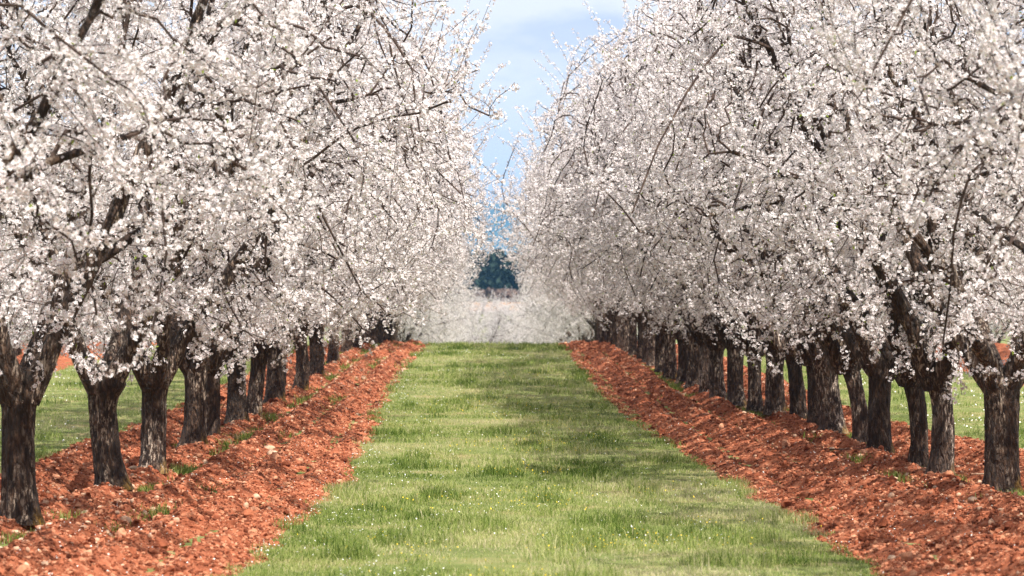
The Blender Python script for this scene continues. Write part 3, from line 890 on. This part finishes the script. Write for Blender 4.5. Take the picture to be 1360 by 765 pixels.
def grass_patch(name, n, xlo, xhi, y0, y1, seed, label, power=1.35, hmul=1.0):
    rng = np.random.default_rng(seed)
    y = scatter_d(n, y0, y1, rng, power)
    lo, hi = xlo(y), xhi(y)
    x = lo - .12 + (hi - lo + .24) * rng.random(n)
    cl = fbm(x * 1.5, y * .9, seed=seed + 1, oct=4, gain=.6)
    tuft = np.clip((fbm(x * 2.1, y * 1.5, seed=seed + 2, oct=2) - .56) / .2, 0, 1)
    bare = np.clip((fbm(x * 1.1, y * .8, seed=seed + 9, oct=3) - .60) / .1, 0, 1)
    keep = rng.random(n) < np.clip(.25 + 1.6 * (cl - .28), .12, 1) * (1 - .75 * bare)
    x, y, cl, tuft = x[keep], y[keep], cl[keep], tuft[keep]; m = len(x)
    h = (.018 + .045 * cl + .10 * tuft) * rng.uniform(.5, 1.35, m) * np.interp(y, [15, 75], [1, 1.25]) * hmul
    wd = .0045 * np.interp(y, [15, 75], [1, 3.0]) * rng.uniform(.7, 1.3, m)
    dry = fbm(x * .8, y * .5, seed=seed + 4, oct=3)
    tint = np.clip(.57 + 1.15 * (dry - .5) - .30 * tuft + rng.normal(0, .26, m), 0, 1)
    V, Q, T, t = blades(x, y, h, wd, tint, rng)
    ob = put(name, mesh_np(name, V, [Q, T], [M_BLADE], attrs={'tint': t}))
    tag(ob, label, kind='stuff')

grass_patch('grass', 520000, left_inner, right_inner, 12.5, 82, 101, 'short spring grass of the lane between the rows')
grass_patch('grass', 90000, lambda y: np.maximum(row2l_inner(y), -.2 * y - 1), left_outer, 24, 80, 102, 'grass between the left row and the next row out', power=.9)
grass_patch('grass', 90000, right_outer, lambda y: np.minimum(row2r_inner(y), .215 * y + 1), 24, 80, 103, 'grass between the right row and the next row out', power=.9)

# weeds round the trunks
def weeds():
    rng = np.random.default_rng(120)
    X, Y, H = [], [], []
    spots = [(x, y) for x, y, *_ in LEFT + RIGHT]
    for (tx, ty) in spots:
        for _ in range(int(rng.integers(2, 6))):
            cx, cy = tx + rng.normal(.25 if tx < 0 else .05, .3), ty + rng.normal(-.1, .8)
            n = int(rng.integers(60, 220))
            X.append(rng.normal(cx, .12, n)); Y.append(rng.normal(cy, .16, n)); H.append(np.full(n, rng.uniform(.05, .12)))
    for cx, cy, n, s in ((4.83, 23.9, 500, .13), (-3.1, 20.6, 350, .18), (-2.75, 21.6, 200, .12), (-3.35, 28.3, 300, .14), (-3.2, 35.2, 420, .2), (-3.1, 46, 500, .3), (-3.0, 60, 500, .45), (-2.9, 63, 300, .4)):
        X.append(rng.normal(cx, s, n)); Y.append(rng.normal(cy, s * 1.5, n)); H.append(np.full(n, .11))
    x, y, h = map(np.concatenate, (X, Y, H))
    n = len(x)
    V, Q, T, t = blades(x, y, h * rng.uniform(.5, 1.3, n) + .05, .007 * np.interp(y, [15, 75], [1, 2.5]), np.clip(.3 + rng.normal(0, .2, n), 0, 1), rng)
    tag(put('weeds', mesh_np('weeds', V, [Q, T], [M_BLADE], attrs={'tint': t})), 'tufts of fresh weeds in the red earth round the trunks', kind='stuff')
weeds()

# small white and yellow flowers in the turf
def meadow_flowers(name, mat, n, fn, seed, label, r=.0038, h0=.05):
    rng = np.random.default_rng(seed)
    x, y = fn(rng, n)
    n = len(x)
    z = ground_z(x, y) + h0 + rng.random(n) * .05
    k = 6
    a = np.arange(k) / k * 6.283
    tilt = rng.normal(0, .5, (n, 2))
    s = r * rng.uniform(.7, 1.3, n) * np.interp(y, [15, 75], [1, 2.0])
    px = np.cos(a)[None] * s[:, None]; py = np.sin(a)[None] * s[:, None]
    V = np.stack([x[:, None] + px, y[:, None] + py, z[:, None] + px * tilt[:, :1] + py * tilt[:, 1:]], -1).reshape(-1, 3)
    F = np.arange(n * k).reshape(n, k)
    # stems
    st = np.stack([np.stack([x - .001, y, z], 1), np.stack([x + .001, y, z], 1), np.stack([x, y, z - h0 - .06], 1)], 1).reshape(-1, 3)
    SF = np.arange(n * 3).reshape(n, 3) + len(V)
    mi = np.concatenate([np.zeros(len(F)), np.ones(len(SF))])
    att = np.full(len(V) + len(st), .4)
    tag(put(name, mesh_np(name, np.concatenate([V, st]), [F, SF], [mat, M_BLADE], mi, {'tint': att})), label, kind='stuff')

def f_lane_white(rng, n):
    y = scatter_d(n, 13, 72, rng, 1.1)
    lo, hi = left_inner(y), right_inner(y)
    u = rng.random(n)
    x = lo + (hi - lo) * np.where(rng.random(n) < .5, u ** 2.2, u)
    k = rng.random(n) < np.clip((fbm(x * 1.4, y * .7, seed=141, oct=3) - .42) * 4, .03, 1)
    return x[k], y[k]
def f_lane_yellow(rng, n):
    y = scatter_d(n, 13, 60, rng, 1.5)
    x = rng.normal(.45, .9, n)
    k = (rng.random(n) < np.clip((fbm(x * .9, y * .5, seed=151, oct=2) - .5) * 5, 0, 1)) & (x > left_inner(y)) & (x < right_inner(y))
    return x[k], y[k]
def f_side_white(rng, n):
    y = scatter_d(n, 26, 78, rng, .8)
    r = rng.random(n) < .6
    x = np.where(r, rng.uniform(6.6, 10.3, n), rng.uniform(-9.7, -5.4, n))
    k = rng.random(n) < np.clip((fbm(x * .8, y * .5, seed=161, oct=2) - .42) * 4, .1, 1)
    return x[k], y[k]
meadow_flowers('daisies', M_DAISY, 8000, f_lane_white, 140, 'tiny white daisies scattered in the lane grass')
meadow_flowers('daisies', M_DAISY, 5000, f_side_white, 160, 'tiny white daisies in the grass beyond the rows', r=.008)
meadow_flowers('buttercups', M_YELLOW, 5000, f_lane_yellow, 150, 'tiny yellow flowers in patches of the lane grass', r=.004)

# ------------------------------------------------------------------ air
def haze():
    x0, x1, y0, y1, z0, z1 = -5600, 5600, -80, 6980, -8, 310
    V = [(x, y, z) for x in (x0, x1) for y in (y0, y1) for z in (z0, z1)]
    F = [(0, 1, 3, 2), (4, 6, 7, 5), (0, 4, 5, 1), (2, 3, 7, 6), (0, 2, 6, 4), (1, 5, 7, 3)]
    m, nt, N, L, o = new_mat('air')
    p = N('ShaderNodeVolumePrincipled')
    p.inputs['Color'].default_value = (.22, .55, 1.0, 1)
    p.inputs['Density'].default_value = .00014
    p.inputs['Anisotropy'].default_value = .0
    L(p.outputs[0], o.inputs['Volume'])
    tag(put('haze', mesh_np('haze', V, np.array(F), [m])), 'pale blue air between the orchard and the mountain', kind='stuff')
haze()
